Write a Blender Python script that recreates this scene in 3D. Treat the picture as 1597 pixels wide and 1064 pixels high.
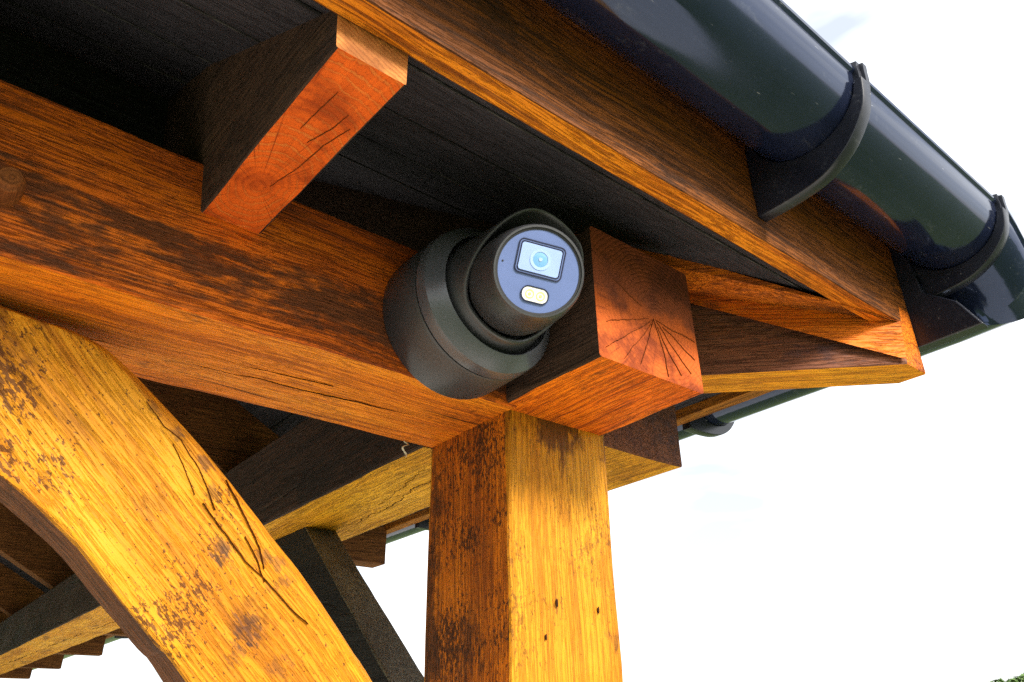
import bpy, bmesh, math, random
from mathutils import Vector, Matrix, noise

for o in list(bpy.data.objects):
    bpy.data.objects.remove(o, do_unlink=True)
sc = bpy.context.scene
C = sc.collection
R = math.radians
K = 0.75            # layout units -> metres (post is 0.20 units = 150 mm)
OFF = 1.964         # height of the post head above the ground, metres


def M(x, y, z):
    return Vector((x * K, y * K, z * K + OFF))


# ------------------------------------------------------------------ camera
cam = bpy.data.cameras.new('camera')
cam_o = bpy.data.objects.new('camera', cam)
C.objects.link(cam_o)
CP = (-0.646784, -0.793505, -0.419231)
ya, pi_, ro = -0.691874, 0.479996, -0.018625
right = Vector((math.cos(ya), math.sin(ya), 0))
fwd = Vector((-math.sin(ya) * math.cos(pi_), math.cos(ya) * math.cos(pi_), math.sin(pi_)))
up = right.cross(fwd)
r2 = math.cos(ro) * right + math.sin(ro) * up
u2 = -math.sin(ro) * right + math.cos(ro) * up
mat = Matrix((r2, u2, -fwd)).transposed().to_4x4()
mat.translation = M(*CP)
cam_o.matrix_world = mat
cam.sensor_width = 36
cam.lens = 1183.245 / 1597 * 36
cam.clip_start = 0.02
cam.clip_end = 2000
sc.camera = cam_o

# ------------------------------------------------------------------ world, sun, exposure
SUN_EL, SUN_AZ = 33.0, 6.0       # azimuth: degrees from -Y towards +X
w = bpy.data.worlds.new('World')
sc.world = w
w.use_nodes = True
nt = w.node_tree
nt.nodes.clear()
n_out = nt.nodes.new('ShaderNodeOutputWorld')
n_bg = nt.nodes.new('ShaderNodeBackground')
n_sky = nt.nodes.new('ShaderNodeTexSky')
n_sky.sky_type = 'NISHITA'
n_sky.sun_disc = False
n_sky.sun_elevation = R(SUN_EL)
n_sky.sun_rotation = R(180 - SUN_AZ)
n_sky.air_density = 1.0
n_sky.dust_density = 2.5
n_tc = nt.nodes.new('ShaderNodeTexCoord')
n_mp = nt.nodes.new('ShaderNodeMapping')
n_mp.inputs['Scale'].default_value = (1.3, 1.3, 5.0)
n_mp.inputs['Location'].default_value = (1.35, 0.1, 0.2)
n_no = nt.nodes.new('ShaderNodeTexNoise')
n_no.inputs['Scale'].default_value = 1.6
n_no.inputs['Detail'].default_value = 5
n_no.inputs['Roughness'].default_value = 0.5
n_rp = nt.nodes.new('ShaderNodeValToRGB')
n_rp.color_ramp.elements[0].position = 0.40
n_rp.color_ramp.elements[0].color = (0.34, 0.34, 0.34, 1)
n_rp.color_ramp.elements[1].position = 0.58
n_rp.color_ramp.elements[1].color = (0.96, 0.96, 0.96, 1)
n_mx = nt.nodes.new('ShaderNodeMix')
n_mx.data_type = 'RGBA'
n_mx.inputs['B'].default_value = (8.6, 8.8, 9.0, 1)     # bright thin cloud in the sky's own units
nt.links.new(n_tc.outputs['Generated'], n_mp.inputs['Vector'])
nt.links.new(n_mp.outputs['Vector'], n_no.inputs['Vector'])
nt.links.new(n_no.outputs['Fac'], n_rp.inputs['Fac'])
nt.links.new(n_rp.outputs['Color'], n_mx.inputs['Factor'])
nt.links.new(n_sky.outputs['Color'], n_mx.inputs['A'])
nt.links.new(n_mx.outputs['Result'], n_bg.inputs['Color'])
n_bg.inputs['Strength'].default_value = 0.075
nt.links.new(n_bg.outputs['Background'], n_out.inputs['Surface'])

sun = bpy.data.lights.new('sun', 'SUN')
sun.energy = 2.2
sun.angle = R(13)
sun.color = (1.0, 0.95, 0.87)
sun_o = bpy.data.objects.new('sun', sun)
C.objects.link(sun_o)
sd = Vector((math.sin(R(SUN_AZ)) * math.cos(R(SUN_EL)), -math.cos(R(SUN_AZ)) * math.cos(R(SUN_EL)), math.sin(R(SUN_EL))))
sun_o.rotation_euler = sd.to_track_quat('Z', 'Y').to_euler()
sun_o.location = (2, -6, 8)

vs = sc.view_settings
vs.view_transform = 'Standard'
vs.look = 'None'
vs.exposure = 1.62
vs.gamma = 1
vs.use_curve_mapping = False
sc.cycles.max_bounces = 8
sc.cycles.diffuse_bounces = 4
sc.cycles.use_denoising = False      # keeps the fine wood fibre crisp; what is left reads as sensor grain


# ------------------------------------------------------------------ material helpers
class NT:
    def __init__(s, name):
        s.m = bpy.data.materials.new(name)
        s.m.use_nodes = True
        s.t = s.m.node_tree
        s.b = s.t.nodes['Principled BSDF']

    def n(s, kind, **kw):
        nd = s.t.nodes.new(kind)
        for k, v in kw.items():
            setattr(nd, k, v)
        return nd

    def put(s, sock, v):
        if hasattr(v, 'is_output'):
            s.t.links.new(v, sock)
        elif isinstance(v, tuple) and len(v) == 3 and sock.type == 'RGBA':
            sock.default_value = (*v, 1)
        else:
            sock.default_value = v

    def math(s, op, a, b=0.0, c=0.0, clamp=False):
        nd = s.n('ShaderNodeMath', operation=op, use_clamp=clamp)
        for i, v in enumerate((a, b, c)):
            s.put(nd.inputs[i], v)
        return nd.outputs[0]

    def mix(s, f, a, b, blend='MIX'):
        nd = s.n('ShaderNodeMix', data_type='RGBA', blend_type=blend)
        s.put(nd.inputs['Factor'], f)
        s.put(nd.inputs['A'], a)
        s.put(nd.inputs['B'], b)
        return nd.outputs['Result']

    def noise(s, vec, scale, detail=3, rough=0.55, dist=0.0):
        nd = s.n('ShaderNodeTexNoise')
        s.put(nd.inputs['Vector'], vec)
        nd.inputs['Scale'].default_value = scale
        nd.inputs['Detail'].default_value = detail
        nd.inputs['Roughness'].default_value = rough
        nd.inputs['Distortion'].default_value = dist
        return nd.outputs['Fac']

    def mapping(s, vec, scale=(1, 1, 1), rot=(0, 0, 0), loc=(0, 0, 0)):
        nd = s.n('ShaderNodeMapping')
        s.put(nd.inputs['Vector'], vec)
        nd.inputs['Scale'].default_value = scale
        nd.inputs['Rotation'].default_value = rot
        nd.inputs['Location'].default_value = loc
        return nd.outputs['Vector']

    def smooth(s, v, a, b, lo=0.0, hi=1.0):
        nd = s.n('ShaderNodeMapRange', interpolation_type='SMOOTHSTEP')
        s.put(nd.inputs['Value'], v)
        nd.inputs['From Min'].default_value = a
        nd.inputs['From Max'].default_value = b
        nd.inputs['To Min'].default_value = lo
        nd.inputs['To Max'].default_value = hi
        return nd.outputs['Result']

    def bump(s, h, strength, dist):
        nd = s.n('ShaderNodeBump')
        nd.inputs['Strength'].default_value = strength
        nd.inputs['Distance'].default_value = dist
        s.put(nd.inputs['Height'], h)
        s.put(s.b.inputs['Normal'], nd.outputs['Normal'])

    def obj(s):
        return s.n('ShaderNodeTexCoord').outputs['Object']


AX = {'x': (0, 0, 0), 'y': (0, 0, R(-90)), 'z': (0, R(90), 0)}


def wood(name, axis, light, dark, stain, stain_amt=0.5, streak=0.5, speck=0.3, seed=0.0, rough=0.55, thr=0.5,
         cracks=0.5, blotch=1.0, gloss=0.18, bias=(), grain=0.65, speck_thr=0.56, stretch=(1, 1), spots=(), spot_col=(0.03, 0.018, 0.02)):
    """oiled oak: fine streaky grain along one axis, open pores, water stain, specks and drying checks"""
    t = NT(name)
    P = t.mapping(t.obj(), rot=(AX[axis] if isinstance(axis, str) else axis), loc=(seed, seed * 0.7, seed * 1.3))
    warp = t.n('ShaderNodeTexNoise')
    t.put(warp.inputs['Vector'], P)
    warp.inputs['Scale'].default_value = 3.0
    warp.inputs['Detail'].default_value = 2
    vm = t.n('ShaderNodeVectorMath', operation='MULTIPLY_ADD')
    t.put(vm.inputs[0], warp.outputs['Color'])
    vm.inputs[1].default_value = (0.0, 0.035, 0.035)
    t.put(vm.inputs[2], P)
    Q = vm.outputs['Vector']
    g1 = t.noise(t.mapping(Q, (4, 170, 170)), 1.0, 5, 0.68)
    g2 = t.noise(t.mapping(Q, (1.3, 26, 26)), 1.0, 3, 0.55)
    g3 = t.noise(t.mapping(Q, (38, 640, 640)), 1.0, 2, 0.5)
    tone = t.noise(P, 5.0 * blotch, 3)
    f = t.math('ADD', t.math('MULTIPLY', g1, 0.5), t.math('MULTIPLY', g2, 0.5))
    f = t.math('ADD', t.math('MULTIPLY', f, 0.65), t.math('MULTIPLY', tone, 0.35))
    col = t.mix(t.smooth(f, 0.36, 0.64), light, dark)
    # open pores: short dark dashes along the grain
    pores = t.math('MULTIPLY', t.smooth(g3, 0.58, 0.66), 0.6 * streak + 0.15)
    col = t.mix(pores, col, tuple(c * 0.35 for c in dark))
    # dark streaks
    st = t.smooth(t.math('ADD', t.math('MULTIPLY', g1, 0.6), t.math('MULTIPLY', g2, 0.4)), 0.525, 0.60)
    col = t.mix(t.math('MULTIPLY', st, streak * 0.8), col, tuple(c * 1.2 for c in stain))
    fl = t.noise(t.mapping(Q, (11, 430, 430), loc=(5, 0, 2)), 1.0, 3, 0.7)
    col = t.mix(t.math('MULTIPLY', t.smooth(fl, 0.50, 0.58), grain), col, tuple(c * 0.42 for c in dark))
    # water stain with a broken edge
    b1 = t.noise(t.mapping(P, (4 * blotch * stretch[0], 9 * blotch * stretch[1], 9 * blotch * stretch[1])), 1.0, 5, 0.66)
    b2 = t.noise(t.mapping(P, (60, 160, 160)), 1.0, 3, 0.6)
    bs = t.math('ADD', t.math('MULTIPLY', b1, 0.8), t.math('MULTIPLY', b2, 0.2))
    if bias:
        sx = t.n('ShaderNodeSeparateXYZ')
        t.put(sx.inputs[0], t.obj())
        for ax_, a_, b_, amt in bias:      # stain weighted to one edge; on the post head partly painted shade
            bs = t.math('ADD', bs, t.smooth(sx.outputs[ax_], a_, b_, 0.0, amt))
    bm = t.smooth(bs, thr, thr + 0.09)
    col = t.mix(t.math('MULTIPLY', bm, stain_amt), col, stain)
    # specks where the finish has flaked
    s1 = t.noise(t.mapping(P, (150, 330, 330)), 1.0, 4, 0.7)
    s0 = t.noise(P, 9.0, 4, 0.65)
    sm = t.smooth(t.math('ADD', t.math('MULTIPLY', s1, 0.5), t.math('MULTIPLY', s0, 0.5)), speck_thr, speck_thr + 0.03)
    col = t.mix(t.math('MULTIPLY', sm, speck), col, tuple(c * 0.8 for c in stain))
    fs = t.noise(t.mapping(P, (300, 520, 520), loc=(1, 7, 3)), 1.0, 2, 0.6)
    col = t.mix(t.math('MULTIPLY', t.smooth(fs, 0.66, 0.70), speck), col, tuple(c * 0.6 for c in stain))
    for (px, py, pz), rad, amt in spots:      # soaked-in marks at knots and fixings
        dv = t.n('ShaderNodeVectorMath', operation='DISTANCE')
        t.put(dv.inputs[0], t.obj())
        dv.inputs[1].default_value = M(px, py, pz)
        dd = t.math('ADD', dv.outputs['Value'], t.math('MULTIPLY', t.math('SUBTRACT', t.math('ADD', t.math('MULTIPLY', b2, 0.6), t.math('MULTIPLY', s1, 0.4)), 0.5), rad * K * 6.0))
        col = t.mix(t.math('MULTIPLY', t.smooth(dd, rad * K, rad * K * 0.3), amt * 0.8), col, spot_col)
    # drying checks: contour lines of a very stretched noise
    c1 = t.noise(t.mapping(Q, (1.6, 13, 13), loc=(3.1, 1.7, 0.4)), 1.0, 2, 0.4)
    ck = t.smooth(t.math('ABSOLUTE', t.math('SUBTRACT', c1, 0.5)), 0.0, 0.012, 1.0, 0.0)
    cm = t.smooth(t.noise(t.mapping(P, (3, 6, 6), loc=(9, 2, 5)), 1.0, 2), 0.52, 0.6)
    ck = t.math('MULTIPLY', t.math('MULTIPLY', ck, cm), cracks)
    col = t.mix(ck, col, tuple(c * 0.3 for c in stain))
    t.put(t.b.inputs['Base Color'], col)
    t.put(t.b.inputs['Roughness'], t.smooth(f, 0.3, 0.7, rough - 0.08, rough + 0.15))
    t.b.inputs['Specular IOR Level'].default_value = gloss
    h = t.math('SUBTRACT', t.math('MULTIPLY', g1, 0.6), t.math('ADD', t.math('MULTIPLY', ck, 1.6), t.math('MULTIPLY', pores, 0.7)))
    h = t.math('ADD', h, t.math('MULTIPLY', g2, 0.5))
    h = t.math('SUBTRACT', h, t.math('MULTIPLY', t.smooth(fl, 0.48, 0.6), 0.5))
    t.bump(h, 0.7, 0.0025)
    return t.m


def end_grain(name, u, v, centre, light, dark, freq=170.0, squash=(1, 1), seed=0.0, ringamt=0.55, dirt=0.7, pale=0.0, top=None):
    """sawn oak end: growth rings round the pith, pale medullary rays and saw marks"""
    t = NT(name)
    P = t.obj()
    sx = t.n('ShaderNodeSeparateXYZ')
    t.put(sx.inputs[0], P)
    ax = {'x': 0, 'y': 1, 'z': 2}
    U = t.math('MULTIPLY', t.math('SUBTRACT', sx.outputs[ax[u]], centre[0]), squash[0])
    V = t.math('MULTIPLY', t.math('SUBTRACT', sx.outputs[ax[v]], centre[1]), squash[1])
    wob = t.noise(t.mapping(P, loc=(seed, 0, 0)), 18, 5, 0.65)
    r = t.math('SQRT', t.math('ADD', t.math('MULTIPLY', U, U), t.math('MULTIPLY', V, V)))
    r = t.math('ADD', r, t.math('MULTIPLY', wob, 0.020))
    rings = t.math('SINE', t.math('MULTIPLY', r, freq * 6.28))
    ring = t.smooth(rings, -0.2, 0.95)
    pring = t.smooth(rings, 0.55, 0.98)
    ang = t.math('ARCTAN2', U, V)
    cx = t.n('ShaderNodeCombineXYZ')
    t.put(cx.inputs[0], t.math('MULTIPLY', ang, 22.0))
    t.put(cx.inputs[1], t.math('MULTIPLY', r, 14.0))
    rays = t.noise(cx.outputs[0], 1.0, 2, 0.5)
    fine = t.noise(P, 420, 2)
    patch = t.noise(t.mapping(P, loc=(seed + 2, 1, 0)), 18, 4, 0.6)
    col = t.mix(t.math('MULTIPLY', t.math('MULTIPLY', ring, t.smooth(t.noise(P, 40, 3), 0.3, 0.6, 0.35, 1.0)), ringamt), light, dark)
    if pale:
        col = t.mix(t.math('MULTIPLY', t.math('MULTIPLY', pring, t.smooth(wob, 0.35, 0.6)), pale), col, (0.85, 0.30, 0.05))
    col = t.mix(t.math('MULTIPLY', t.smooth(rays, 0.58, 0.68), 0.35), col, tuple(min(1, c * 1.5) for c in light))
    col = t.mix(t.math('MULTIPLY', t.smooth(rays, 0.40, 0.30), 0.6), col, tuple(c * 0.4 for c in dark))
    col = t.mix(t.math('MULTIPLY', t.smooth(patch, 0.48, 0.66), dirt), col, tuple(c * 0.6 for c in dark))
    col = t.mix(t.math('MULTIPLY', t.smooth(fine, 0.55, 0.75), 0.4), col, tuple(c * 0.45 for c in dark))
    if top:                       # eave shadow painted over the upper part of the end
        tz = t.math('ADD', sx.outputs[2], t.math('MULTIPLY', t.math('SUBTRACT', patch, 0.5), 0.10))
        col = t.mix(t.smooth(tz, top[0] * K + OFF, top[1] * K + OFF, 0.0, 0.7), col, (0.075, 0.026, 0.014))
    t.put(t.b.inputs['Base Color'], col)
    t.b.inputs['Roughness'].default_value = 0.75
    t.b.inputs['Specular IOR Level'].default_value = 0.2
    t.bump(t.math('ADD', t.math('MULTIPLY', ring, -0.5), t.math('MULTIPLY', fine, 0.6)), 0.5, 0.0015)
    return t.m


def plastic(name, col, rough=0.3, seed=0.0, scratch=0.0, grain=0.0, dust=0.0, spec=0.5, tint=None):
    t = NT(name)
    P = t.mapping(t.obj(), loc=(seed, seed, 0))
    n1 = t.noise(P, 9, 4, 0.6)
    c = t.mix(t.smooth(n1, 0.35, 0.7), col, tuple(min(1, x * 1.25 + 0.002) for x in col))
    if dust:
        d1 = t.noise(t.mapping(P, (14, 60, 60)), 1.0, 4, 0.65)
        d2 = t.noise(P, 230, 2)
        dm = t.math('MULTIPLY', t.smooth(t.math('ADD', t.math('MULTIPLY', d1, 0.7), t.math('MULTIPLY', d2, 0.3)), 0.56, 0.72), dust)
        c = t.mix(dm, c, (0.22, 0.23, 0.24))
    if scratch:
        k = t.noise(t.mapping(P, (30, 330, 200), rot=(0.3, 0.2, 0.5)), 1.0, 3, 0.6)
        km = t.smooth(k, 0.70, 0.76)
        c = t.mix(t.math('MULTIPLY', km, scratch), c, (0.35, 0.36, 0.38))
    t.put(t.b.inputs['Base Color'], c)
    t.put(t.b.inputs['Roughness'], t.smooth(n1, 0.3, 0.7, rough * 0.8, rough * 1.35))
    t.b.inputs['Specular IOR Level'].default_value = spec
    if tint:
        t.b.inputs['Specular Tint'].default_value = (*tint, 1)
    if grain:
        t.bump(t.noise(P, 900, 2), grain, 0.0006)
    else:
        t.bump(t.noise(t.mapping(P, (3, 26, 26)), 1.0, 3), 0.16, 0.003)
    return t.m


GOLD = (0.68, 0.31, 0.012)
GOLD2 = (0.55, 0.19, 0.006)
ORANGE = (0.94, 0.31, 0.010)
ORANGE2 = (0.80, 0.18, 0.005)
BROWN = (0.085, 0.028, 0.009)
DBROWN = (0.040, 0.017, 0.010)


def Z(z):
    return z * K + OFF


M_POST = wood('oak_post', 'z', GOLD, GOLD2, BROWN, 0.85, 0.25, 0.55, 1.3, thr=0.60, cracks=0.25, grain=0.45, speck_thr=0.555,
              bias=((2, Z(-0.10), Z(0.0), 0.13), (0, 0.14 * K, 0.2 * K, 0.03)))  # darker post head: stain plus soft eave shade painted in
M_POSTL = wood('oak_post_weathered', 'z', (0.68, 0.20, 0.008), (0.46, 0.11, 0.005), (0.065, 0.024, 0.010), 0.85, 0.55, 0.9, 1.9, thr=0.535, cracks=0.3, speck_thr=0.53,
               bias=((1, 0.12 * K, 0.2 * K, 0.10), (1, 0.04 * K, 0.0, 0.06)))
M_BEAMA = wood('oak_beam_stain_shade', 'x', (0.80, 0.175, 0.007), (0.50, 0.085, 0.005), (0.085, 0.030, 0.012), 0.88, 0.85, 0.35, 2.1, thr=0.54, cracks=0.9, blotch=0.9, stretch=(0.7, 2.0),  # beam front: stain, with eave shade put into the colour
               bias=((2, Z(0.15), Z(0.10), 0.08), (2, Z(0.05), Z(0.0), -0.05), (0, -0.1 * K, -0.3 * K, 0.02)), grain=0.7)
M_BEAMU = wood('oak_beam_underside', 'x', ORANGE, ORANGE2, BROWN, 0.8, 0.6, 0.4, 2.7, thr=0.61, cracks=0.9, grain=0.5)  # brighter copy for the beam's underside, ground bounce painted in
M_BEAMB = wood('oak_beam', 'y', (0.90, 0.44, 0.018), (0.72, 0.28, 0.009), BROWN, 0.75, 0.5, 0.4, 3.7, thr=0.58, cracks=0.8)  # side beam underside, ground bounce put into a brighter tone
M_BEAMI = wood('oak_beam_inside', 'y', (0.075, 0.036, 0.022), (0.042, 0.022, 0.016), (0.02, 0.014, 0.013), 0.7, 0.5, 0.3, 3.9, thr=0.5)  # inner face darkened to paint in the shade under the roof
M_STUBU = wood('oak_beam_end_underside', 'y', (0.95, 0.24, 0.006), (0.78, 0.12, 0.004), BROWN, 0.85, 0.8, 0.3, 4.7, thr=0.60, cracks=1.0)  # far brighter than the beam end's sides: ground bounce in the colour
M_BRACE = wood('oak_brace', (0, R(-45), 0), (0.69, 0.30, 0.010), (0.56, 0.185, 0.005), (0.10, 0.03, 0.008), 0.7, 0.3, 0.85, 5.2, thr=0.61, cracks=0.3, grain=0.45, speck_thr=0.545,
               bias=((2, Z(-0.12), Z(0.0), 0.08),),
               spots=(((-0.455, 0.062, -0.088), 0.010, 0.5), ((-0.31, 0.064, -0.235), 0.012, 0.6), ((-0.30, 0.064, -0.268), 0.010, 0.5), ((-0.43, 0.062, -0.113), 0.011, 0.6), ((-0.3587, 0.062, -0.2306), 0.016, 0.8), ((-0.352, 0.062, -0.240), 0.012, 0.7), ((-0.3178, 0.062, -0.3111), 0.018, 0.85), ((-0.325, 0.062, -0.335), 0.013, 0.6),
                      ((-0.3885, 0.062, -0.1374), 0.014, 0.75), ((-0.395, 0.062, -0.118), 0.010, 0.6), ((-0.378, 0.062, -0.17), 0.012, 0.6), ((-0.4364, 0.062, -0.1965), 0.020, 0.3),
                      ((-0.42, 0.062, -0.10), 0.013, 0.6), ((-0.29, 0.062, -0.24), 0.012, 0.6), ((-0.283, 0.062, -0.258), 0.011, 0.6), ((-0.275, 0.062, -0.35), 0.016, 0.45)))
M_BRACEK = wood('oak_brace_shade', (0, 0, R(-90)), (0.020, 0.018, 0.015), (0.012, 0.011, 0.010), (0.008, 0.007, 0.007), 0.6, 0.4, 0.2, 6.9)  # near face of the side brace, shade painted in as black
M_BRACED = wood('oak_brace_dark', (0, 0, R(-90)), (0.17, 0.16, 0.11), (0.11, 0.10, 0.075), (0.05, 0.046, 0.036), 0.6, 0.4, 0.2, 6.4)
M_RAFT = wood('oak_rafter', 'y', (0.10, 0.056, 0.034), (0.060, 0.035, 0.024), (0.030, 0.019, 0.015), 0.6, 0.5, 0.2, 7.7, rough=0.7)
M_RAFTB = wood('oak_rafter_side', 'x', (0.26, 0.10, 0.024), (0.14, 0.052, 0.014), BROWN, 0.6, 0.5, 0.2, 7.9, rough=0.7)
M_FASCU = wood('oak_fascia_underside', 'x', (0.85, 0.28, 0.008), (0.60, 0.14, 0.005), BROWN, 0.6, 0.8, 0.25, 8.2, thr=0.60, grain=0.7)  # lit copy for the fascia's underside, ground bounce in its tone
M_FASC = wood('oak_fascia', 'x', (0.27, 0.080, 0.010), (0.14, 0.042, 0.008), (0.035, 0.017, 0.010), 0.75, 0.9, 0.3, 8.8, thr=0.54, cracks=0.4, grain=0.75)  # outer face browned to paint in the gutter's shadow
M_FASCB = wood('oak_fascia_side', 'y', (0.52, 0.20, 0.020), (0.30, 0.095, 0.010), BROWN, 0.55, 0.7, 0.35, 9.8, thr=0.54, cracks=0.4)
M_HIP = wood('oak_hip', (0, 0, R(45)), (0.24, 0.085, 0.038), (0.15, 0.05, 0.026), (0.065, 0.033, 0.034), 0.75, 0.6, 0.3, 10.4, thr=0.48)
M_BATT = wood('oak_batten', (0, 0, R(45)), (0.85, 0.22, 0.008), (0.60, 0.115, 0.005), BROWN, 0.5, 0.7, 0.25, 11.4, thr=0.60, grain=0.6)
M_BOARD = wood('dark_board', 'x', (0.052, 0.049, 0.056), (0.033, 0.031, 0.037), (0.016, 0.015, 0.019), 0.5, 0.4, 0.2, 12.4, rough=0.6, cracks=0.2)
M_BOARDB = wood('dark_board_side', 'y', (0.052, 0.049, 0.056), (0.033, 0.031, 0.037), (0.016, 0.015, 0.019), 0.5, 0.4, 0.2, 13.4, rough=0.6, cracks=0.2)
M_BOARDE = wood('board_edge', 'x', (0.09, 0.085, 0.075), (0.035, 0.034, 0.033), (0.012, 0.012, 0.012), 0.8, 0.5, 0.4, 14.0, thr=0.47)
M_END = end_grain('sawn_end', 'x', 'z', (0.11 * K, 0.095 * K + OFF), (0.54, 0.105, 0.014), (0.30, 0.046, 0.008), 200, ringamt=0.22, dirt=0.9, top=(0.07, 0.12))
M_ENDX = end_grain('sawn_end_side', 'y', 'z', (0.09 * K, 0.09 * K + OFF), (0.34, 0.13, 0.03), (0.20, 0.06, 0.015), 120)
M_RCUT = end_grain('rafter_cut', 'x', 'y', (-0.436 * K, -0.10 * K), (0.72, 0.115, 0.008), (0.32, 0.035, 0.004), 165, (1.0, 0.62), 3.0, ringamt=0.5, dirt=0.6, pale=0.4)
M_RTIP = end_grain('rafter_tip', 'x', 'z', (-0.35 * K, 0.30 * K + OFF), (0.50, 0.19, 0.045), (0.32, 0.09, 0.018), 230, (1.0, 1.0), 5.0)
M_PEG = end_grain('peg_end', 'x', 'z', (-0.65 * K, 0.066 * K + OFF), (0.20, 0.06, 0.012), (0.10, 0.03, 0.008), 260)
M_GUT = plastic('black_gutter', (0.006, 0.009, 0.024), 0.10, 1.0, scratch=0.5, dust=0.14, spec=0.8, tint=(0.52, 0.66, 1.0))
M_BRK = plastic('black_bracket', (0.008, 0.009, 0.016), 0.30, 4.0, scratch=0.75, dust=0.12)
M_CAMB = plastic('grey_camera_shell', (0.026, 0.027, 0.031), 0.36, 2.0, grain=0.2, dust=0.03, spec=0.7)
M_CAMR = plastic('grey_camera_ring', (0.060, 0.064, 0.076), 0.28, 2.2, grain=0.15, spec=0.8)  # lighter than the shell to stand in for reflected sky
M_CAMD = plastic('dark_gasket', (0.006, 0.006, 0.007), 0.5, 2.5)
M_FACE = plastic('camera_face', (0.125, 0.170, 0.35), 0.14, 3.0)
M_WIN = plastic('lens_window', (0.27, 0.37, 0.66), 0.12, 3.3)
M_RING = plastic('lens_ring', (0.33, 0.46, 0.72), 0.15, 3.4)
M_LENS = plastic('lens_glass', (0.15, 0.33, 0.55), 0.08, 3.5)
M_NAVY = plastic('navy_bezel', (0.008, 0.010, 0.035), 0.3, 3.6)
M_LED = plastic('led_window', (0.72, 0.72, 0.66), 0.2, 3.7)
M_LEDY = plastic('led_chip', (0.76, 0.60, 0.20), 0.3, 3.8)
M_CRACK = plastic('crack_shadow', (0.030, 0.012, 0.006), 0.9, 5.0, spec=0.05)
M_CRACKB = plastic('crack_brown', (0.11, 0.034, 0.009), 0.9, 5.5, spec=0.05)
M_WEB = plastic('pale_web', (0.6, 0.55, 0.42), 0.8, 6.0)

t = NT('lawn_grass')
P = t.obj()
c = t.mix(t.smooth(t.noise(P, 3, 5), 0.35, 0.65), (0.085, 0.135, 0.025), (0.13, 0.17, 0.04))
c = t.mix(t.smooth(t.noise(P, 60, 3), 0.4, 0.7), c, (0.05, 0.09, 0.015))
t.put(t.b.inputs['Base Color'], c)
t.b.inputs['Roughness'].default_value = 0.9
t.bump(t.noise(P, 90, 3), 0.8, 0.02)
M_LAWN = t.m
t = NT('pale_paving')
P = t.obj()
c = t.mix(t.smooth(t.noise(P, 4, 5), 0.3, 0.7), (0.74, 0.70, 0.62), (0.64, 0.60, 0.52))
c = t.mix(t.smooth(t.noise(P, 90, 3), 0.5, 0.75), c, (0.34, 0.31, 0.26))
t.put(t.b.inputs['Base Color'], c)
t.b.inputs['Roughness'].default_value = 0.85
t.bump(t.noise(P, 150, 3), 0.4, 0.003)
M_PAVE = t.m
t = NT('slate_roof')
P = t.obj()
c = t.mix(t.smooth(t.noise(P, 8, 4), 0.3, 0.7), (0.10, 0.10, 0.11), (0.06, 0.06, 0.065))
t.put(t.b.inputs['Base Color'], c)
t.b.inputs['Roughness'].default_value = 0.7
M_SLATE = t.m
t = NT('tree_leaf')
P = t.obj()
c = t.mix(t.smooth(t.noise(P, 0.9, 4), 0.35, 0.65), (0.08, 0.15, 0.025), (0.12, 0.20, 0.04))
t.put(t.b.inputs['Base Color'], c)
t.b.inputs['Roughness'].default_value = 0.6
M_LEAF = t.m
t = NT('tree_bark')
P = t.obj()
c = t.mix(t.smooth(t.noise(t.mapping(P, (6, 6, 1)), 3, 4), 0.35, 0.65), (0.10, 0.075, 0.05), (0.05, 0.037, 0.025))
t.put(t.b.inputs['Base Color'], c)
M_BARK = t.m


# ------------------------------------------------------------------ mesh helpers
def empty(name, loc, label, cat, group=None):
    o = bpy.data.objects.new(name, None)
    C.objects.link(o)
    o.location = loc
    o['label'] = label
    o['category'] = cat
    if group:
        o['group'] = group
    return o


INV = {}


def link(name, me, mats, parent=None, label=None):
    o = bpy.data.objects.new(name, me)
    C.objects.link(o)
    for m in (mats if isinstance(mats, (list, tuple)) else [mats]):
        me.materials.append(m)
    if parent is not None:
        o.parent = parent
        if parent.type == 'EMPTY':
            o.matrix_parent_inverse = Matrix.Translation(-parent.location)
    if label:
        o['label'] = label
    return o


def mesh(name, verts, faces, mats, parent=None, label=None, midx=None, smooth=False, raw=False):
    me = bpy.data.meshes.new(name)
    me.from_pydata([tuple(v) if raw else tuple(M(*v)) for v in verts], [], faces)
    if midx:
        for p, i in zip(me.polygons, midx):
            p.material_index = i
    bm = bmesh.new()
    bm.from_mesh(me)
    bmesh.ops.recalc_face_normals(bm, faces=bm.faces)
    bm.to_mesh(me)
    bm.free()
    if smooth:
        for p in me.polygons:
            p.use_smooth = True
    return link(name, me, mats, parent, label)


def rounded(poly, r, k=2):
    """poly: list of Vectors (one planar-ish section); cut every corner into a small arc"""
    n = len(poly)
    out = []
    for i in range(n):
        a, b, c = poly[i - 1], poly[i], poly[(i + 1) % n]
        u = a - b
        v = c - b
        ru = min(r, u.length * 0.45)
        rv = min(r, v.length * 0.45)
        p, q = b + u.normalized() * ru, b + v.normalized() * rv
        for j in range(k + 1):
            s = j / k
            out.append(p * (1 - s) ** 2 + b * 2 * s * (1 - s) + q * s * s)
    return out


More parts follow.
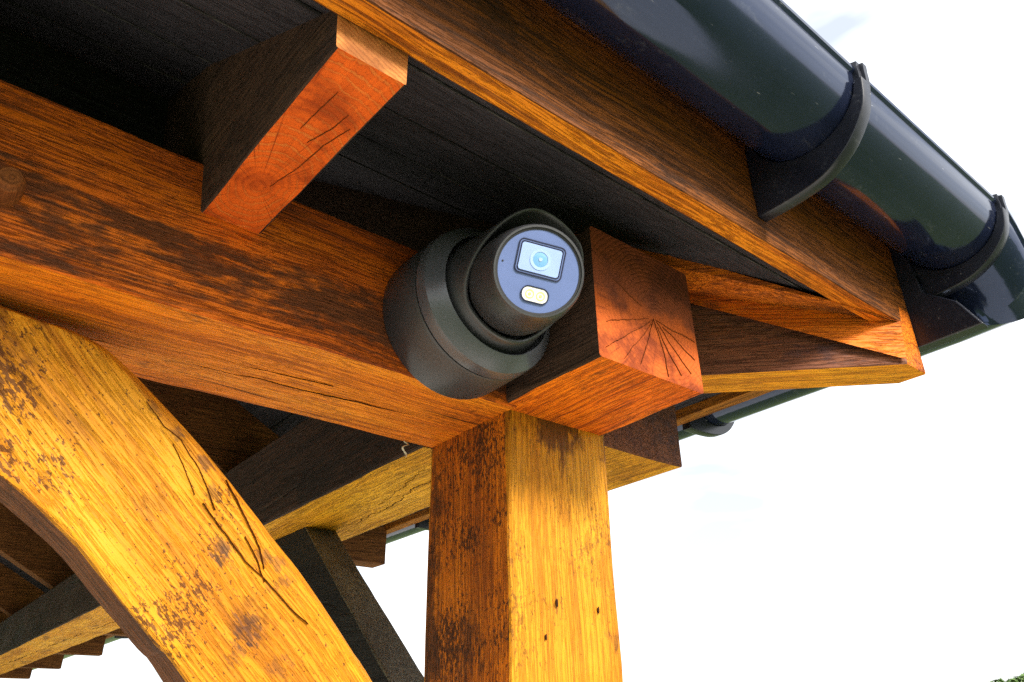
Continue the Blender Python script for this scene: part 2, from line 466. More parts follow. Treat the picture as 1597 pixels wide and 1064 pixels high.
def timber(name, stations, mats, parent=None, r=0.004, n=24, rough=0.0012, label=None, cap0=0, cap1=0, seed=0.0, faces_mat=None):
    """sweep polygon stations (lists of 3-tuples, same count); edges worn round, faces slightly uneven"""
    st = [[Vector(p) for p in s] for s in stations]
    secs = []
    seg = len(st) - 1
    total = sum((sum(st[i + 1], Vector()) - sum(st[i], Vector())).length for i in range(seg)) or 1
    for i in range(seg):
        L = (sum(st[i + 1], Vector()) - sum(st[i], Vector())).length
        m = max(1, round(n * L / total))
        for j in range(m + (1 if i == seg - 1 else 0)):
            s = j / m
            secs.append([a.lerp(b, s) for a, b in zip(st[i], st[i + 1])])
    verts, faces, idx = [], [], []
    N = None
    npoly = len(stations[0])
    for s in secs:
        c = sum(s, Vector()) / len(s)
        rr = r * (0.7 + 0.9 * abs(noise.noise(c * 9 + Vector((seed, 0, 0)))))
        q = rounded(s, rr)
        N = len(q)
        for p in q:
            d = noise.noise_vector(p * 7 + Vector((seed, seed, 0))) * rough + noise.noise_vector(p * 38 + Vector((0, seed, seed))) * rough * 0.45
            verts.append(p + d)
    k = N // npoly
    for i in range(len(secs) - 1):
        for j in range(N):
            a, b = i * N + j, i * N + (j + 1) % N
            faces.append((a, b, b + N, a + N))
            # side index: gap between corner groups belongs to the side after this corner
            side = (j // k) if (j % k == k - 1) else -1
            idx.append(faces_mat.get(side, 0) if faces_mat else 0)
    faces.append(tuple(range(N)))
    idx.append(cap0)
    b0 = (len(secs) - 1) * N
    faces.append(tuple(range(b0, b0 + N)))
    idx.append(cap1)
    return mesh(name, verts, faces, mats, parent, label, idx)


def quad_x(x, y0, y1, z0, z1):
    return [(x, y0, z0), (x, y1, z0), (x, y1, z1), (x, y0, z1)]


def quad_y(y, x0, x1, z0, z1):
    return [(x0, y, z0), (x1, y, z0), (x1, y, z1), (x0, y, z1)]


def quad_z(z, x0, x1, y0, y1):
    return [(x0, y0, z), (x1, y0, z), (x1, y1, z), (x0, y1, z)]


def ribbon(name, pts, normal, width, parent, mat=None, lift=0.0006, seed=0, jitter=0.0012):
    """a drying check: narrow dark sliver let into a face, tapering to both ends"""
    nrm = Vector(normal).normalized()
    P = [Vector(p) for p in pts]
    dense = []
    for a, b in zip(P[:-1], P[1:]):
        m = max(2, int((b - a).length / 0.004))
        for j in range(m):
            dense.append(a.lerp(b, j / m))
    dense.append(P[-1])
    verts, faces = [], []
    L = len(dense)
    for i, p in enumerate(dense):
        d = (dense[min(i + 1, L - 1)] - dense[max(i - 1, 0)]).normalized()
        s = d.cross(nrm)
        t_ = i / (L - 1)
        wd = 0.5 * width * min(1, 6 * t_ + 0.1, 5 * (1 - t_) + 0.08) * (0.6 + 0.8 * abs(noise.noise(p * 60 + Vector((seed, 0, 0)))))
        off = s * noise.noise(p * 150 + Vector((seed, 5, 0))) * jitter * 1.3 + s * noise.noise(p * 40 + Vector((0, seed, 0))) * jitter * 2 + s * noise.noise(p * 11 + Vector((0, seed, 3))) * jitter * 4
        c = p + off
        verts += [c - s * wd / 2 + nrm * lift * 0.3, c + nrm * lift, c + s * wd / 2 + nrm * lift * 0.3, c - nrm * 0.004]
    for i in range(L - 1):
        a = i * 4
        for j, k_ in ((0, 1), (1, 2), (2, 3), (3, 0)):
            faces.append((a + j, a + k_, a + k_ + 4, a + j + 4))
    return mesh(name, verts, faces, mat or M_CRACK, parent)


# ------------------------------------------------------------------ ground
def sheet(name, x0, x1, y0, y1, z, m, thick=0.0):
    if thick:
        vs_ = [(x, y, zz) for zz in (z - thick, z) for x, y in ((x0, y0), (x1, y0), (x1, y1), (x0, y1))]
        fs = [(0, 1, 2, 3), (4, 5, 6, 7), (0, 1, 5, 4), (1, 2, 6, 5), (2, 3, 7, 6), (3, 0, 4, 7)]
    else:
        vs_ = [(x0, y0, z), (x1, y0, z), (x1, y1, z), (x0, y1, z)]
        fs = [(0, 1, 2, 3)]
    o = mesh(name, vs_, fs, m, raw=True)
    o['kind'] = 'structure'
    return o


sheet('ground', -400, 400, -400, 400, -0.03, M_LAWN)
sheet('patio', -4.2, 1.6, -1.7, 6.8, 0.0, M_PAVE, 0.05)

# ------------------------------------------------------------------ the oak shelter
XL, YF = -4.2, 7.6          # far ends of the two eaves sides (layout units)
D = 0.017                   # beams stand a little proud of the post
EY, EX = -0.33, 0.54        # plumb ends of the rafters
PITCH = 0.55


def soff_a(y):
    return 0.174 + PITCH * (y - EY)


def soff_b(x):
    return 0.168 + PITCH * (EX - x)


shelter = empty('oak_shelter', M(0.1, 0.1, -OFF / K), 'oak framed shelter with stained golden timbers, curved brace and dark boarded hipped roof', 'shelter')

# corner post
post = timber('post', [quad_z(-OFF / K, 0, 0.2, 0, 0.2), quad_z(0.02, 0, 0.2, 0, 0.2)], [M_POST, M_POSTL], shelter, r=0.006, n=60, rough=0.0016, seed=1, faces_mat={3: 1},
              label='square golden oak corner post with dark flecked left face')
# far posts carrying the other ends of the beams
for nm, x0, y0 in (('post', XL + 0.2, 0), ('post', 0, YF - 0.5), ('post', XL + 0.2, YF - 0.5)):
    timber(nm, [quad_z(-OFF / K, x0, x0 + 0.2, y0, y0 + 0.2), quad_z(0.0, x0, x0 + 0.2, y0, y0 + 0.2)], [M_POST], shelter, r=0.006, n=20, seed=x0)

# front beam with its end standing past the post
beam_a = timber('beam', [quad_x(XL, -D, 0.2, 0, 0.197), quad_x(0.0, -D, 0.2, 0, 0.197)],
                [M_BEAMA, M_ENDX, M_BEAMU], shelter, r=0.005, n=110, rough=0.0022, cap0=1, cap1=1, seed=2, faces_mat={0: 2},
                label='front oak beam, dark face of stain and painted shade, orange underside painted brighter, carrying the camera')
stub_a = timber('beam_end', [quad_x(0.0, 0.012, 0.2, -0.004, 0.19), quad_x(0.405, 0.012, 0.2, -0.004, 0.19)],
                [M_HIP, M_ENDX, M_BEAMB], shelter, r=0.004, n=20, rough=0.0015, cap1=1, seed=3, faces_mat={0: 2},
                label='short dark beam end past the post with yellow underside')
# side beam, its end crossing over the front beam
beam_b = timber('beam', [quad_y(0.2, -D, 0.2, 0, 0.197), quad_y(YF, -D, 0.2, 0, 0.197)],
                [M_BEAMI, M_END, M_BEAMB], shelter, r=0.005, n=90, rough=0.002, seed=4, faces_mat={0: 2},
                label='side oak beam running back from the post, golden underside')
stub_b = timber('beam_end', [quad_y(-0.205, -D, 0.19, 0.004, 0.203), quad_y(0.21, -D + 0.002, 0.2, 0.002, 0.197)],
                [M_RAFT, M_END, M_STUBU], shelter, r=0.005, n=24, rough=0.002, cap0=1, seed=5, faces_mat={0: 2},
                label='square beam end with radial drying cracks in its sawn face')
back_y = YF - 0.5
timber('beam', [quad_x(XL, back_y, back_y + 0.2, 0, 0.197), quad_x(0.0, back_y, back_y + 0.2, 0, 0.197)], [M_BEAMA], shelter, n=20)
timber('beam', [quad_y(0.2, XL + 0.2, XL + 0.4, 0, 0.197), quad_y(YF - 0.5, XL + 0.2, XL + 0.4, 0, 0.197)], [M_BEAMB], shelter, n=20)

# radial checks in the sawn end, from the pith outwards
pith = (0.098, 0.095)
yy = -0.2062
for i, (ax_, az_, wd) in enumerate(((-0.005, 0.02, 0.0028), (0.03, 0.012, 0.0018), (0.062, 0.012, 0.002), (0.115, 0.01, 0.0042), (0.145, 0.02, 0.0016),
                                   (0.168, 0.03, 0.002), (0.18, 0.055, 0.0014), (0.186, 0.085, 0.0032), (0.0, 0.06, 0.0018), (0.02, 0.13, 0.0016))):
    a = Vector((pith[0], yy, pith[1]))
    b = Vector((ax_, yy, az_))
    f0 = (0.02, 0.12, 0.05, 0.0, 0.15, 0.06, 0.2, 0.03, 0.1, 0.3)[i]
    k1 = 0.006 * noise.noise(Vector((i * 3.1, 0, 0)))
    k2 = 0.006 * noise.noise(Vector((i * 3.1, 5, 0)))
    ribbon('crack', [a.lerp(b, f0), a.lerp(b, f0 * 0.6 + 0.35) + Vector((k1, 0, k2)), a.lerp(b, 0.7) + Vector((k2, 0, k1)), b], (0, -1, 0), wd * 0.5, stub_b, mat=M_CRACKB, seed=i * 2.3, jitter=0.0009)
# long checks in the undersides of both beams
ribbon('crack', [(-0.62, 0.125, 0.0), (-0.45, 0.118, 0), (-0.30, 0.112, 0), (-0.15, 0.10, 0), (-0.03, 0.088, 0)], (0, 0, -1), 0.0035, beam_a, seed=4)
ribbon('crack', [(-0.40, 0.085, 0.0), (-0.33, 0.08, 0), (-0.24, 0.075, 0)], (0, 0, -1), 0.0015, beam_a, seed=5)
ribbon('crack', [(0.10, 0.25, 0.0), (0.10, 0.40, 0), (0.125, 0.55, 0), (0.15, 0.7, 0), (0.17, 0.86, 0)], (0, 0, -1), 0.006, beam_b, seed=6, jitter=0.003)
ribbon('crack', [(0.06, 0.3, 0.0), (0.08, 0.42, 0), (0.11, 0.55, 0)], (0, 0, -1), 0.003, beam_b, seed=7, jitter=0.003)
ribbon('crack', [(0.13, 2.3, 0.0), (0.11, 3.2, 0), (0.10, 4.2, 0), (0.09, 5.2, 0)], (0, 0, -1), 0.010, beam_b, seed=8, jitter=0.003)

# oak peg in the front beam
pv, pf = [], []
for i, (s, r_) in enumerate(((0.02, 0.0145), (-0.026, 0.014), (-0.033, 0.010))):
    for j in range(14):
        a = j / 14 * 6.2832
        pv.append((-0.652 + math.cos(a) * r_, -D + s, 0.066 + math.sin(a) * r_))
for i in range(2):
    for j in range(14):
        pf.append((i * 14 + j, i * 14 + (j + 1) % 14, (i + 1) * 14 + (j + 1) % 14, (i + 1) * 14 + j))
pf.append(tuple(range(28, 42)))
mesh('peg', pv, pf, M_PEG, beam_a, 'round oak peg standing out of the beam face')

# curved brace under the front beam
YB0, YB1 = 0.062, 0.135
upr = [(-0.70, 0.003), (-0.60, -0.010), (-0.548, -0.014), (-0.515, -0.024), (-0.487, -0.043), (-0.457, -0.066), (-0.390, -0.118), (-0.313, -0.187), (-0.242, -0.258), (-0.187, -0.317), (-0.145, -0.362), (-0.07, -0.45), (0.004, -0.56)]
lwr = [(-1.02, 0.003), (-0.93, -0.03), (-0.83, -0.075), (-0.76, -0.11), (-0.71, -0.13), (-0.655, -0.152), (-0.581, -0.188), (-0.516, -0.232), (-0.446, -0.296), (-0.408, -0.331), (-0.371, -0.366), (-0.20, -0.56), (0.004, -0.86)]


def catmull(pts, k=4):
    out = []
    for q_ in range(len(pts) - 1):
        p0, p1, p2, p3 = (Vector(pts[max(0, min(len(pts) - 1, q_ + d_))]) for d_ in (-1, 0, 1, 2))
        for e_ in range(k):
            u_ = e_ / k
            c_ = 0.5 * (2 * p1 + (p2 - p0) * u_ + (2 * p0 - 5 * p1 + 4 * p2 - p3) * u_ ** 2 + (3 * p1 - p0 - 3 * p2 + p3) * u_ ** 3)
            out.append((c_.x, c_.y))
    return out + [tuple(pts[-1])]


stn = []
for (ux, uz), (lx, lz) in zip(catmull(upr), catmull(lwr)):
    # the upper edge is waney: its front corner falls away
    stn.append([(lx, YB0, lz), (ux - 0.011, YB0 + 0.001, uz - 0.009), (ux, YB0 + 0.018, uz), (ux, YB1, uz), (lx, YB1, lz)])
M_BRSOF = wood('oak_brace_underside', (0, R(-45), 0), (0.20, 0.06, 0.012), (0.11, 0.032, 0.008), DBROWN, 0.6, 0.5, 0.3, 15.2)
brace_a = timber('brace', stn, [M_BRACE, M_BRSOF], shelter, r=0.006, n=70, rough=0.0022, seed=6, faces_mat={4: 1},
                 label='broad curved golden oak brace under the front beam')
BF = YB0 - 0.0006


def bline(pts, wd, sd, j=0.0012):
    ribbon('crack', [(x, BF, z) for x, z in pts], (0, -1, 0), wd * 0.62, brace_a, mat=M_CRACKB, seed=sd, jitter=j, lift=0.0012)


# ------------------------------------------------------------------ braces, rafters and boards on the side eaves
braceb = []
for yl, zl, yu, zu in ((1.10, 0.0, 0.795, 0.0), (1.03, -0.06, 0.725, -0.06), (0.80, -0.29, 0.54, -0.217), (0.2, -0.83, 0.2, -0.50)):
    braceb.append([(0.065, yl, zl), (0.14, yl, zl), (0.14, yu, zu), (0.065, yu, zu)])
timber('brace', braceb, [M_BRACED, M_BRACEK], shelter, r=0.004, n=24, seed=7, faces_mat={3: 1}, label='dark straight brace between the side beam and the post')

# rafter tail over the front beam
def rafter_station(y, zb, xl, xr, ch):
    return [(xl + ch, y, zb), (xr, y, zb), (xr, y, soff_a(y) + 0.004), (xl, y, soff_a(y) + 0.004), (xl + ch * 0.5, y, (zb + soff_a(y)) / 2)]


def front_rafter(dx, label=None, cracks=False):
    ym = min(2.0, 0.2 + 0.44 - dx, -0.52 + dx - XL + 0.25)      # up to the hip it runs into
    s = [rafter_station(EY, 0.1275, -0.4635 + dx, -0.3866 + dx, 0.003),
         rafter_station(-0.012, 0.1275, -0.497 + dx, -0.3985 + dx, 0.027),
         rafter_station(0.06, 0.1885, -0.497 + dx, -0.3985 + dx, 0.024),
         rafter_station(ym, soff_a(ym) - 0.2, -0.497 + dx, -0.40 + dx, 0.006)]
    return timber('rafter', s, [M_RAFT, M_RTIP, M_RCUT], shelter, r=0.0025, n=30, rough=0.001, cap0=1, seed=8 + dx, faces_mat={0: 2}, label=label)


raft = front_rafter(0, 'rafter tail over the front beam, red sawn underside and pale tip')
for i, pts in enumerate((((-0.4335, -0.283), (-0.437, -0.25), (-0.4405, -0.215)), ((-0.4085, -0.262), (-0.4135, -0.235), (-0.424, -0.20)), ((-0.398, -0.245), (-0.409, -0.205), (-0.4145, -0.165), (-0.426, -0.11)))):
    ribbon('crack', [(x, y, 0.1268) for x, y in pts], (0, 0, -1), 0.0016, raft, mat=M_CRACKB, seed=20 + i, jitter=0.0006)
for dx in (-1.09, -2.18, -3.27):
    front_rafter(dx)

# rafter tails of the side eaves
for i, y in enumerate((1.27, 2.36, 3.45, 4.54, 5.63, 6.72)):
    xm = max(-1.8, 0.2 - y, y - YF + 0.3)       # up to the ridge or the hip it runs into

    def rs(x, zb):
        return [(x, y, zb), (x, y + 0.077, zb), (x, y + 0.077, soff_b(x) + 0.004), (x, y, soff_b(x) + 0.004)]
    timber('rafter', [rs(EX + 0.006, 0.05), rs(0.185, 0.05), rs(0.12, 0.19), rs(xm, soff_b(xm) - 0.2)], [M_RAFTB], shelter, r=0.003, n=20, seed=30 + i)

# hip rafter: level cut underside, arrow-shaped tip
TIPX, TIPY = 0.574, -0.3625
hb = [(0.165, -0.02), (TIPX - 0.064, TIPY), (TIPX, TIPY), (TIPX, TIPY + 0.046), (0.215, 0.035)]
def hz(x, y):
    return min(soff_a(y), soff_b(x)) + 0.003
hip_b = [(x, y, 0.084) for x, y in hb]
hb_t = [(0.168, -0.018), (TIPX - 0.036, TIPY), (TIPX, TIPY), (TIPX, TIPY + 0.046), (0.215, 0.035)]
hip_t = [(x, y, max(hz(x, y), 0.2)) for x, y in hb_t]
M_HIPU = wood('oak_hip_underside', (0, 0, R(45)), (0.90, 0.40, 0.014), (0.74, 0.24, 0.008), BROWN, 0.5, 0.5, 0.35, 16.0, thr=0.56)  # hip underside painted brighter than its sides for ground bounce
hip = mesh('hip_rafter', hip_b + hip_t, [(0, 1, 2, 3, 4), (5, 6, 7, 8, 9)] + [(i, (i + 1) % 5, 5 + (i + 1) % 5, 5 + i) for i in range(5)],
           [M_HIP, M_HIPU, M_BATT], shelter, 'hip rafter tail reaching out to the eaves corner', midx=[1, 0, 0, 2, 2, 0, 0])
bv = hip.modifiers.new('worn_edges', 'BEVEL')
bv.width = 0.0025
bv.segments = 2
# the rest of the hip, inside the roof
hin = []
for s in (0.0, 1.9):
    x, y = 0.14 - s, 0.06 + s
    zt = soff_a(y) - 0.01
    hin.append([(x - 0.03, y - 0.03, zt - 0.2), (x + 0.03, y + 0.03, zt - 0.2), (x + 0.03, y + 0.03, zt), (x - 0.03, y - 0.03, zt)])
timber('hip_rafter', hin, [M_RAFT], shelter, n=10)
# sloping batten along the near side of the hip
yb = -0.3645
batt_lo = [(0.184, -0.054, 0.262), (0.505, yb, 0.0905), (0.526, yb, 0.163), (0.372, -0.331, 0.1625), (0.10, -0.058, 0.302)]
batt_hi = [(0.20, -0.045, 0.34), (0.522, yb, 0.164), (0.534, yb, 0.1645), (0.372, -0.331, 0.1645), (0.10, -0.058, 0.34)]
batt = mesh('hip_batten', batt_lo + batt_hi, [(0, 1, 2), (0, 2, 3), (0, 3, 4), (5, 6, 7, 8, 9)] + [(i_, (i_ + 1) % 5, 5 + (i_ + 1) % 5, 5 + i_) for i_ in range(5)], [M_BATT], shelter,
            'orange sloping batten along the hip rafter')
for p_ in list(batt.data.polygons)[:3]:
    p_.use_smooth = True

# fascias
FO = EY - 0.032
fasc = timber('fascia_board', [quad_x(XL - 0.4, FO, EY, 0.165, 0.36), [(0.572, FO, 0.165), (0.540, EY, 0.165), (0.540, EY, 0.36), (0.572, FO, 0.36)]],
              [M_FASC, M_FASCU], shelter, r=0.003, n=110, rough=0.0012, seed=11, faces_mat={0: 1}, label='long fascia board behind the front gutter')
timber('fascia_board', [[(EX, EY + 0.002, 0.150), (EX + 0.032, FO + 0.002, 0.150), (EX + 0.032, FO + 0.002, 0.36), (EX, EY + 0.002, 0.36)],
                        quad_y(YF, EX, EX + 0.032, 0.150, 0.36)], [M_FASCB], shelter, r=0.003, n=90, rough=0.0012, seed=12,
       label='fascia board of the side eaves seen behind the beam ends')

# boarded soffits: single boards, dark stained
WB = 0.1355
random.seed(3)
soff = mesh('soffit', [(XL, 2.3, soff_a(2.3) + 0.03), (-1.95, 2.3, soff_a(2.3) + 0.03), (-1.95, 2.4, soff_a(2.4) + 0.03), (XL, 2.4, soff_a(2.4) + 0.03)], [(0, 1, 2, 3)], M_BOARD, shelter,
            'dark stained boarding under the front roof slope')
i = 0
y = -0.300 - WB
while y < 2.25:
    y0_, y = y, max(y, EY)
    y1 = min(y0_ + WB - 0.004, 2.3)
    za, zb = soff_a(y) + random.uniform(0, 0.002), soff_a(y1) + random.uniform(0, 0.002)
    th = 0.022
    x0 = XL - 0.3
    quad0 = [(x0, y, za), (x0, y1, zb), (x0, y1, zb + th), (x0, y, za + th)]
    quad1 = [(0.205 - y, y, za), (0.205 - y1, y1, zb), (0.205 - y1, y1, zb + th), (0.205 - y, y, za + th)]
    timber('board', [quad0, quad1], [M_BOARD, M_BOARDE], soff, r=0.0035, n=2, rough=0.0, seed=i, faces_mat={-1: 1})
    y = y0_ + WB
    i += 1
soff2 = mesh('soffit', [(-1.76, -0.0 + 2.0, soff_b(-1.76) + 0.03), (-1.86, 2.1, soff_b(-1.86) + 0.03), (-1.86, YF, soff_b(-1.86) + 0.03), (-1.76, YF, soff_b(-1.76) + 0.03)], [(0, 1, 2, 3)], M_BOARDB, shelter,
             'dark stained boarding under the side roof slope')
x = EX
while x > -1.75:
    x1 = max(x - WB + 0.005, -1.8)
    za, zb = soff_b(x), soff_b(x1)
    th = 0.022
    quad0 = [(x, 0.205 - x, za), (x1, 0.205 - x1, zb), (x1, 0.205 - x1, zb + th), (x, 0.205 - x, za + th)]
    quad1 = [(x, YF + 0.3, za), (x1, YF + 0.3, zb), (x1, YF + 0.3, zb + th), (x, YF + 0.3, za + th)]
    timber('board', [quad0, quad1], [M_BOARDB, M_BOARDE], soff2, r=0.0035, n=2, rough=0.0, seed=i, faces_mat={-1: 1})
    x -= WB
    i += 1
timber('infill_board', [quad_x(XL, 0.225, 0.25, 0.19, soff_a(0.225)), quad_x(-0.44, 0.225, 0.25, 0.19, soff_a(0.225))], [M_BOARD], shelter, r=0.003, n=6)
# roof covering: slate slopes over the boards
th = 0.05
def slope(name, pts):
    lo = [(x, y, z + 0.21) for x, y, z in pts]
    hi = [(x, y, z + 0.21 + th) for x, y, z in pts]
    n_ = len(pts)
    mesh(name, lo + hi, [tuple(range(n_)), tuple(range(n_, 2 * n_))] + [(i_, (i_ + 1) % n_, n_ + (i_ + 1) % n_, n_ + i_) for i_ in range(n_)], M_SLATE, shelter)
ymid = 2.36
slope('roof_slope', [(XL - 0.7, -0.40, soff_a(-0.40)), (0.60, -0.40, soff_a(-0.40)), (0.2 - ymid, ymid, soff_a(ymid)), (XL + 0.2 + ymid - 0.4, ymid, soff_a(ymid))])
slope('roof_slope', [(0.60, -0.40, soff_b(0.60)), (0.60, YF + 0.4, soff_b(0.60)), (0.2 - ymid, YF - ymid, soff_b(0.2 - ymid)), (0.2 - ymid, ymid, soff_b(0.2 - ymid))])
zw = soff_b(0.60)
slope('roof_slope', [(XL - 0.7, YF + 0.4, zw), (XL - 0.7, -0.40, zw), (0.2 - ymid, ymid, soff_a(ymid)), (0.2 - ymid, YF - ymid, soff_a(ymid))])
slope('roof_slope', [(0.60, YF + 0.4, zw), (XL - 0.7, YF + 0.4, zw), (0.2 - ymid, YF - ymid, soff_a(ymid))])

# ------------------------------------------------------------------ gutters
RG = 0.0774


def gutter_section(r_out=RG, wall=0.005, seg=22):
    """half round section as (outwards, up) pairs, outer skin then inner skin, with a rolled bead on the outer rim"""
    out = [(-r_out, 0.004)]
    for i_ in range(seg + 1):
        a = math.pi + math.pi * i_ / seg
        out.append((r_out * math.cos(a), r_out * math.sin(a)))
    bead = [(r_out + 0.004, 0.004), (r_out + 0.0045, 0.009), (r_out + 0.001, 0.012), (r_out - 0.004, 0.010)]
    inn = []
    ri = r_out - wall
    for i_ in range(seg + 1):
        a = 2 * math.pi - math.pi * i_ / seg
        inn.append((ri * math.cos(a), ri * math.sin(a)))
    return out + bead + inn + [(-ri, 0.004)]


def sweep(name, secs, m, parent, label=None, smooth=True):
    n_ = len(secs[0])
    v = [p for s in secs for p in s]
    f = []
    for i_ in range(len(secs) - 1):
        for j in range(n_):
            a, b = i_ * n_ + j, i_ * n_ + (j + 1) % n_
            f.append((a, b, b + n_, a + n_))
    f += [tuple(range(n_)), tuple(range((len(secs) - 1) * n_, len(secs) * n_))]
    o = mesh(name, v, f, m, parent, label, smooth=smooth)
    if smooth:
        es = o.modifiers.new('edges', 'EDGE_SPLIT')
        es.split_angle = R(38)
    return o


YC, ZA = FO - 0.012 - RG, 0.331
XC, ZB = EX + 0.032 + 0.012 + RG, 0.243
SEC = gutter_section()


def wob(s, amp=0.0012, k=0.0):
    return amp * noise.noise(Vector((s * 1.7, k, 0.3)))


ga = empty('rain_gutter', M(-1.0, YC, ZA - RG), 'black half round gutter along the front eaves, large at top right', 'gutter', 'eaves gutters')
nst = 60
sweep('trough', [[(x_, YC - o_ + wob(x_), ZA + h_ + wob(x_, 0.0015, 4)) for o_, h_ in SEC] for x_ in [XL - 0.5 + (0.63 - XL + 0.5) * i_ / nst for i_ in range(nst + 1)]], M_GUT, ga)
gb = empty('rain_gutter', M(XC, 3.5, ZB - RG), 'black gutter along the side eaves, mostly hidden behind the oak beam ends', 'gutter', 'eaves gutters')
sweep('trough', [[(XC + o_ + wob(y_, 0.0012, 7), y_, ZB + h_ + wob(y_, 0.0015, 9)) for o_, h_ in SEC] for y_ in [-0.34 + (YF + 0.84) * i_ / nst for i_ in range(nst + 1)]], M_GUT, gb)
# corner fitting joining the two runs
SC = gutter_section(0.0825, 0.006)
cs = []
for x_, z_ in ((0.615, 0.322), (0.635, 0.300), (0.655, 0.262)):
    cs.append([(x_, YC - o_, z_ + h_) for o_, h_ in SC])
cs.append([(XC + o_, YC - o_, 0.248 + h_) for o_, h_ in SC])
for y_, z_ in ((YC + 0.06, 0.245), (-0.30, 0.244)):
    cs.append([(XC + o_, y_, z_ + h_) for o_, h_ in SC])
sweep('corner_fitting', cs, M_GUT, ga, 'gutter angle at the eaves corner')


def bracket_ring(wd, r0, r1, a0=176, a1=366, seg=26):
    """arc band hugging the outside of the trough, with a hooked lip over the rim"""
    prof = []
    for i_ in range(seg + 1):
        a = R(a0 + (a1 - a0) * i_ / seg)
        prof.append((r1 * math.cos(a), r1 * math.sin(a)))
    prof += [(r1 + 0.001, 0.016), (r1 - 0.008, 0.019), (r0 - 0.004, 0.013)]
    for i_ in range(seg + 1):
        a = R(a1 - (a1 - a0) * i_ / seg)
        prof.append((r0 * math.cos(a), r0 * math.sin(a)))
    return prof


def bracket(parent, place, zc, wd=0.028, name='bracket', label=None, face=0.089, depth=1.0):
    """place(along, out, up): layout point. The band, a raised centre rib and a solid foot against the fascia"""
    pr = bracket_ring(wd, RG - 0.001, RG + 0.0075)
    o1 = sweep(name, [[place(s, o_, zc + h_) for o_, h_ in pr] for s in (-wd / 2, wd / 2)], M_BRK, parent, label, smooth=True)
    rib = bracket_ring(wd, RG + 0.004, RG + 0.0115, 205, 362)
    sweep('rib', [[place(s, o_, zc + h_) for o_, h_ in rib] for s in (-wd * 0.17, wd * 0.17)], M_BRK, o1)
    # foot: fills the corner between fascia and trough
    ctl = [(-face, -0.146), (-0.0365, -0.1455), (0.0085, -0.138), (0.0415, -0.118), (0.0645, -0.092), (0.0815, -0.058), (0.0880, -0.015)]
    prof = [(-face, zc - 0.02), (-face, zc - 0.146 * depth)]
    for q_ in range(len(ctl) - 1):          # Catmull-Rom through the outline
        p0, p1, p2, p3 = (Vector(ctl[max(0, min(len(ctl) - 1, q_ + d_))]) for d_ in (-1, 0, 1, 2))
        for e_ in range(1, 6):
            u_ = e_ / 5
            c_ = 0.5 * (2 * p1 + (p2 - p0) * u_ + (2 * p0 - 5 * p1 + 4 * p2 - p3) * u_ ** 2 + (3 * p1 - p0 - 3 * p2 + p3) * u_ ** 3)
            prof.append((c_.x, zc + c_.y * depth))
    for i_ in range(13):
        a = R(350 - 165 * i_ / 12)
        prof.append(((RG + 0.001) * math.cos(a), zc + (RG + 0.001) * math.sin(a)))
    n_ = len(prof)
    v = [place(s, o_, z_) for s in (-wd * 0.62, wd * 0.10) for o_, z_ in prof]
    f = [tuple(range(n_)), tuple(range(n_, 2 * n_))] + [(i_, (i_ + 1) % n_, n_ + (i_ + 1) % n_, n_ + i_) for i_ in range(n_)]
    ft = mesh('foot', v, f, M_BRK, o1)
    b_ = ft.modifiers.new('edges', 'BEVEL')
    b_.width = 0.0012
    b_.segments = 2
    b_.limit_method = 'ANGLE'
    b_.angle_limit = R(40)
    for p_ in ft.data.polygons:
        p_.use_smooth = len(p_.vertices) == 4
    e_ = ft.modifiers.new('split', 'EDGE_SPLIT')
    e_.split_angle = R(35)
    return o1


for x_ in (0.165, 0.605, -1.05, -2.2, -3.4):
    bracket(ga, lambda s, o_, z_, x_=x_: (x_ + s, YC - o_, z_), ZA, depth=0.9 if x_ < 0.5 else 0.78)
for y_ in (0.125, 1.15, 2.25, 3.35, 4.45, 5.55):
    bracket(gb, lambda s, o_, z_, y_=y_: (XC + o_, y_ + s, z_), ZB, depth=0.72)
# flat support plate under the corner
pl_ = mesh('corner_plate', [(x_, y_, z_) for x_ in (0.575, 0.60) for y_, z_ in ((FO + 0.012, 0.134), (-0.462, 0.136), (-0.436, 0.188), (-0.392, 0.225), (-0.380, 0.34), (FO + 0.012, 0.35))],
           [(0, 1, 2, 3, 4, 5), (6, 7, 8, 9, 10, 11)] + [(i_, (i_ + 1) % 6, 6 + (i_ + 1) % 6, 6 + i_) for i_ in range(6)], M_BRK, ga)
b_ = pl_.modifiers.new('edges', 'BEVEL')
b_.width = 0.0015
b_.segments = 2

# ------------------------------------------------------------------ security camera
CX, CZ = -0.117, 0.0925
turret = empty('security_camera', M(CX, -D, CZ), 'dark grey turret security camera on the oak beam, blue face with white light window', 'camera')


def lathe(name, prof, m, parent, frame, seg=72, cap=True, label=None, split=32):
    """prof: (radius, along) pairs; frame: origin, u, v, axis"""
    o_, u_, v_, n_ = frame
    vv, ff = [], []
    for r_, s in prof:
        for j in range(seg):
            a = j / seg * 2 * math.pi
            vv.append(o_ + u_ * (math.cos(a) * r_) + v_ * (math.sin(a) * r_) + n_ * s)
    for i_ in range(len(prof) - 1):
        for j in range(seg):
            a, b = i_ * seg + j, i_ * seg + (j + 1) % seg
            ff.append((a, b, b + seg, a + seg))
    if cap:
        ff.append(tuple(range(seg)))
        ff.append(tuple(range((len(prof) - 1) * seg, len(prof) * seg)))
    ob = mesh(name, vv, ff, m, parent, label, smooth=True)
    es = ob.modifiers.new('edges', 'EDGE_SPLIT')
    es.split_angle = R(split)
    return ob


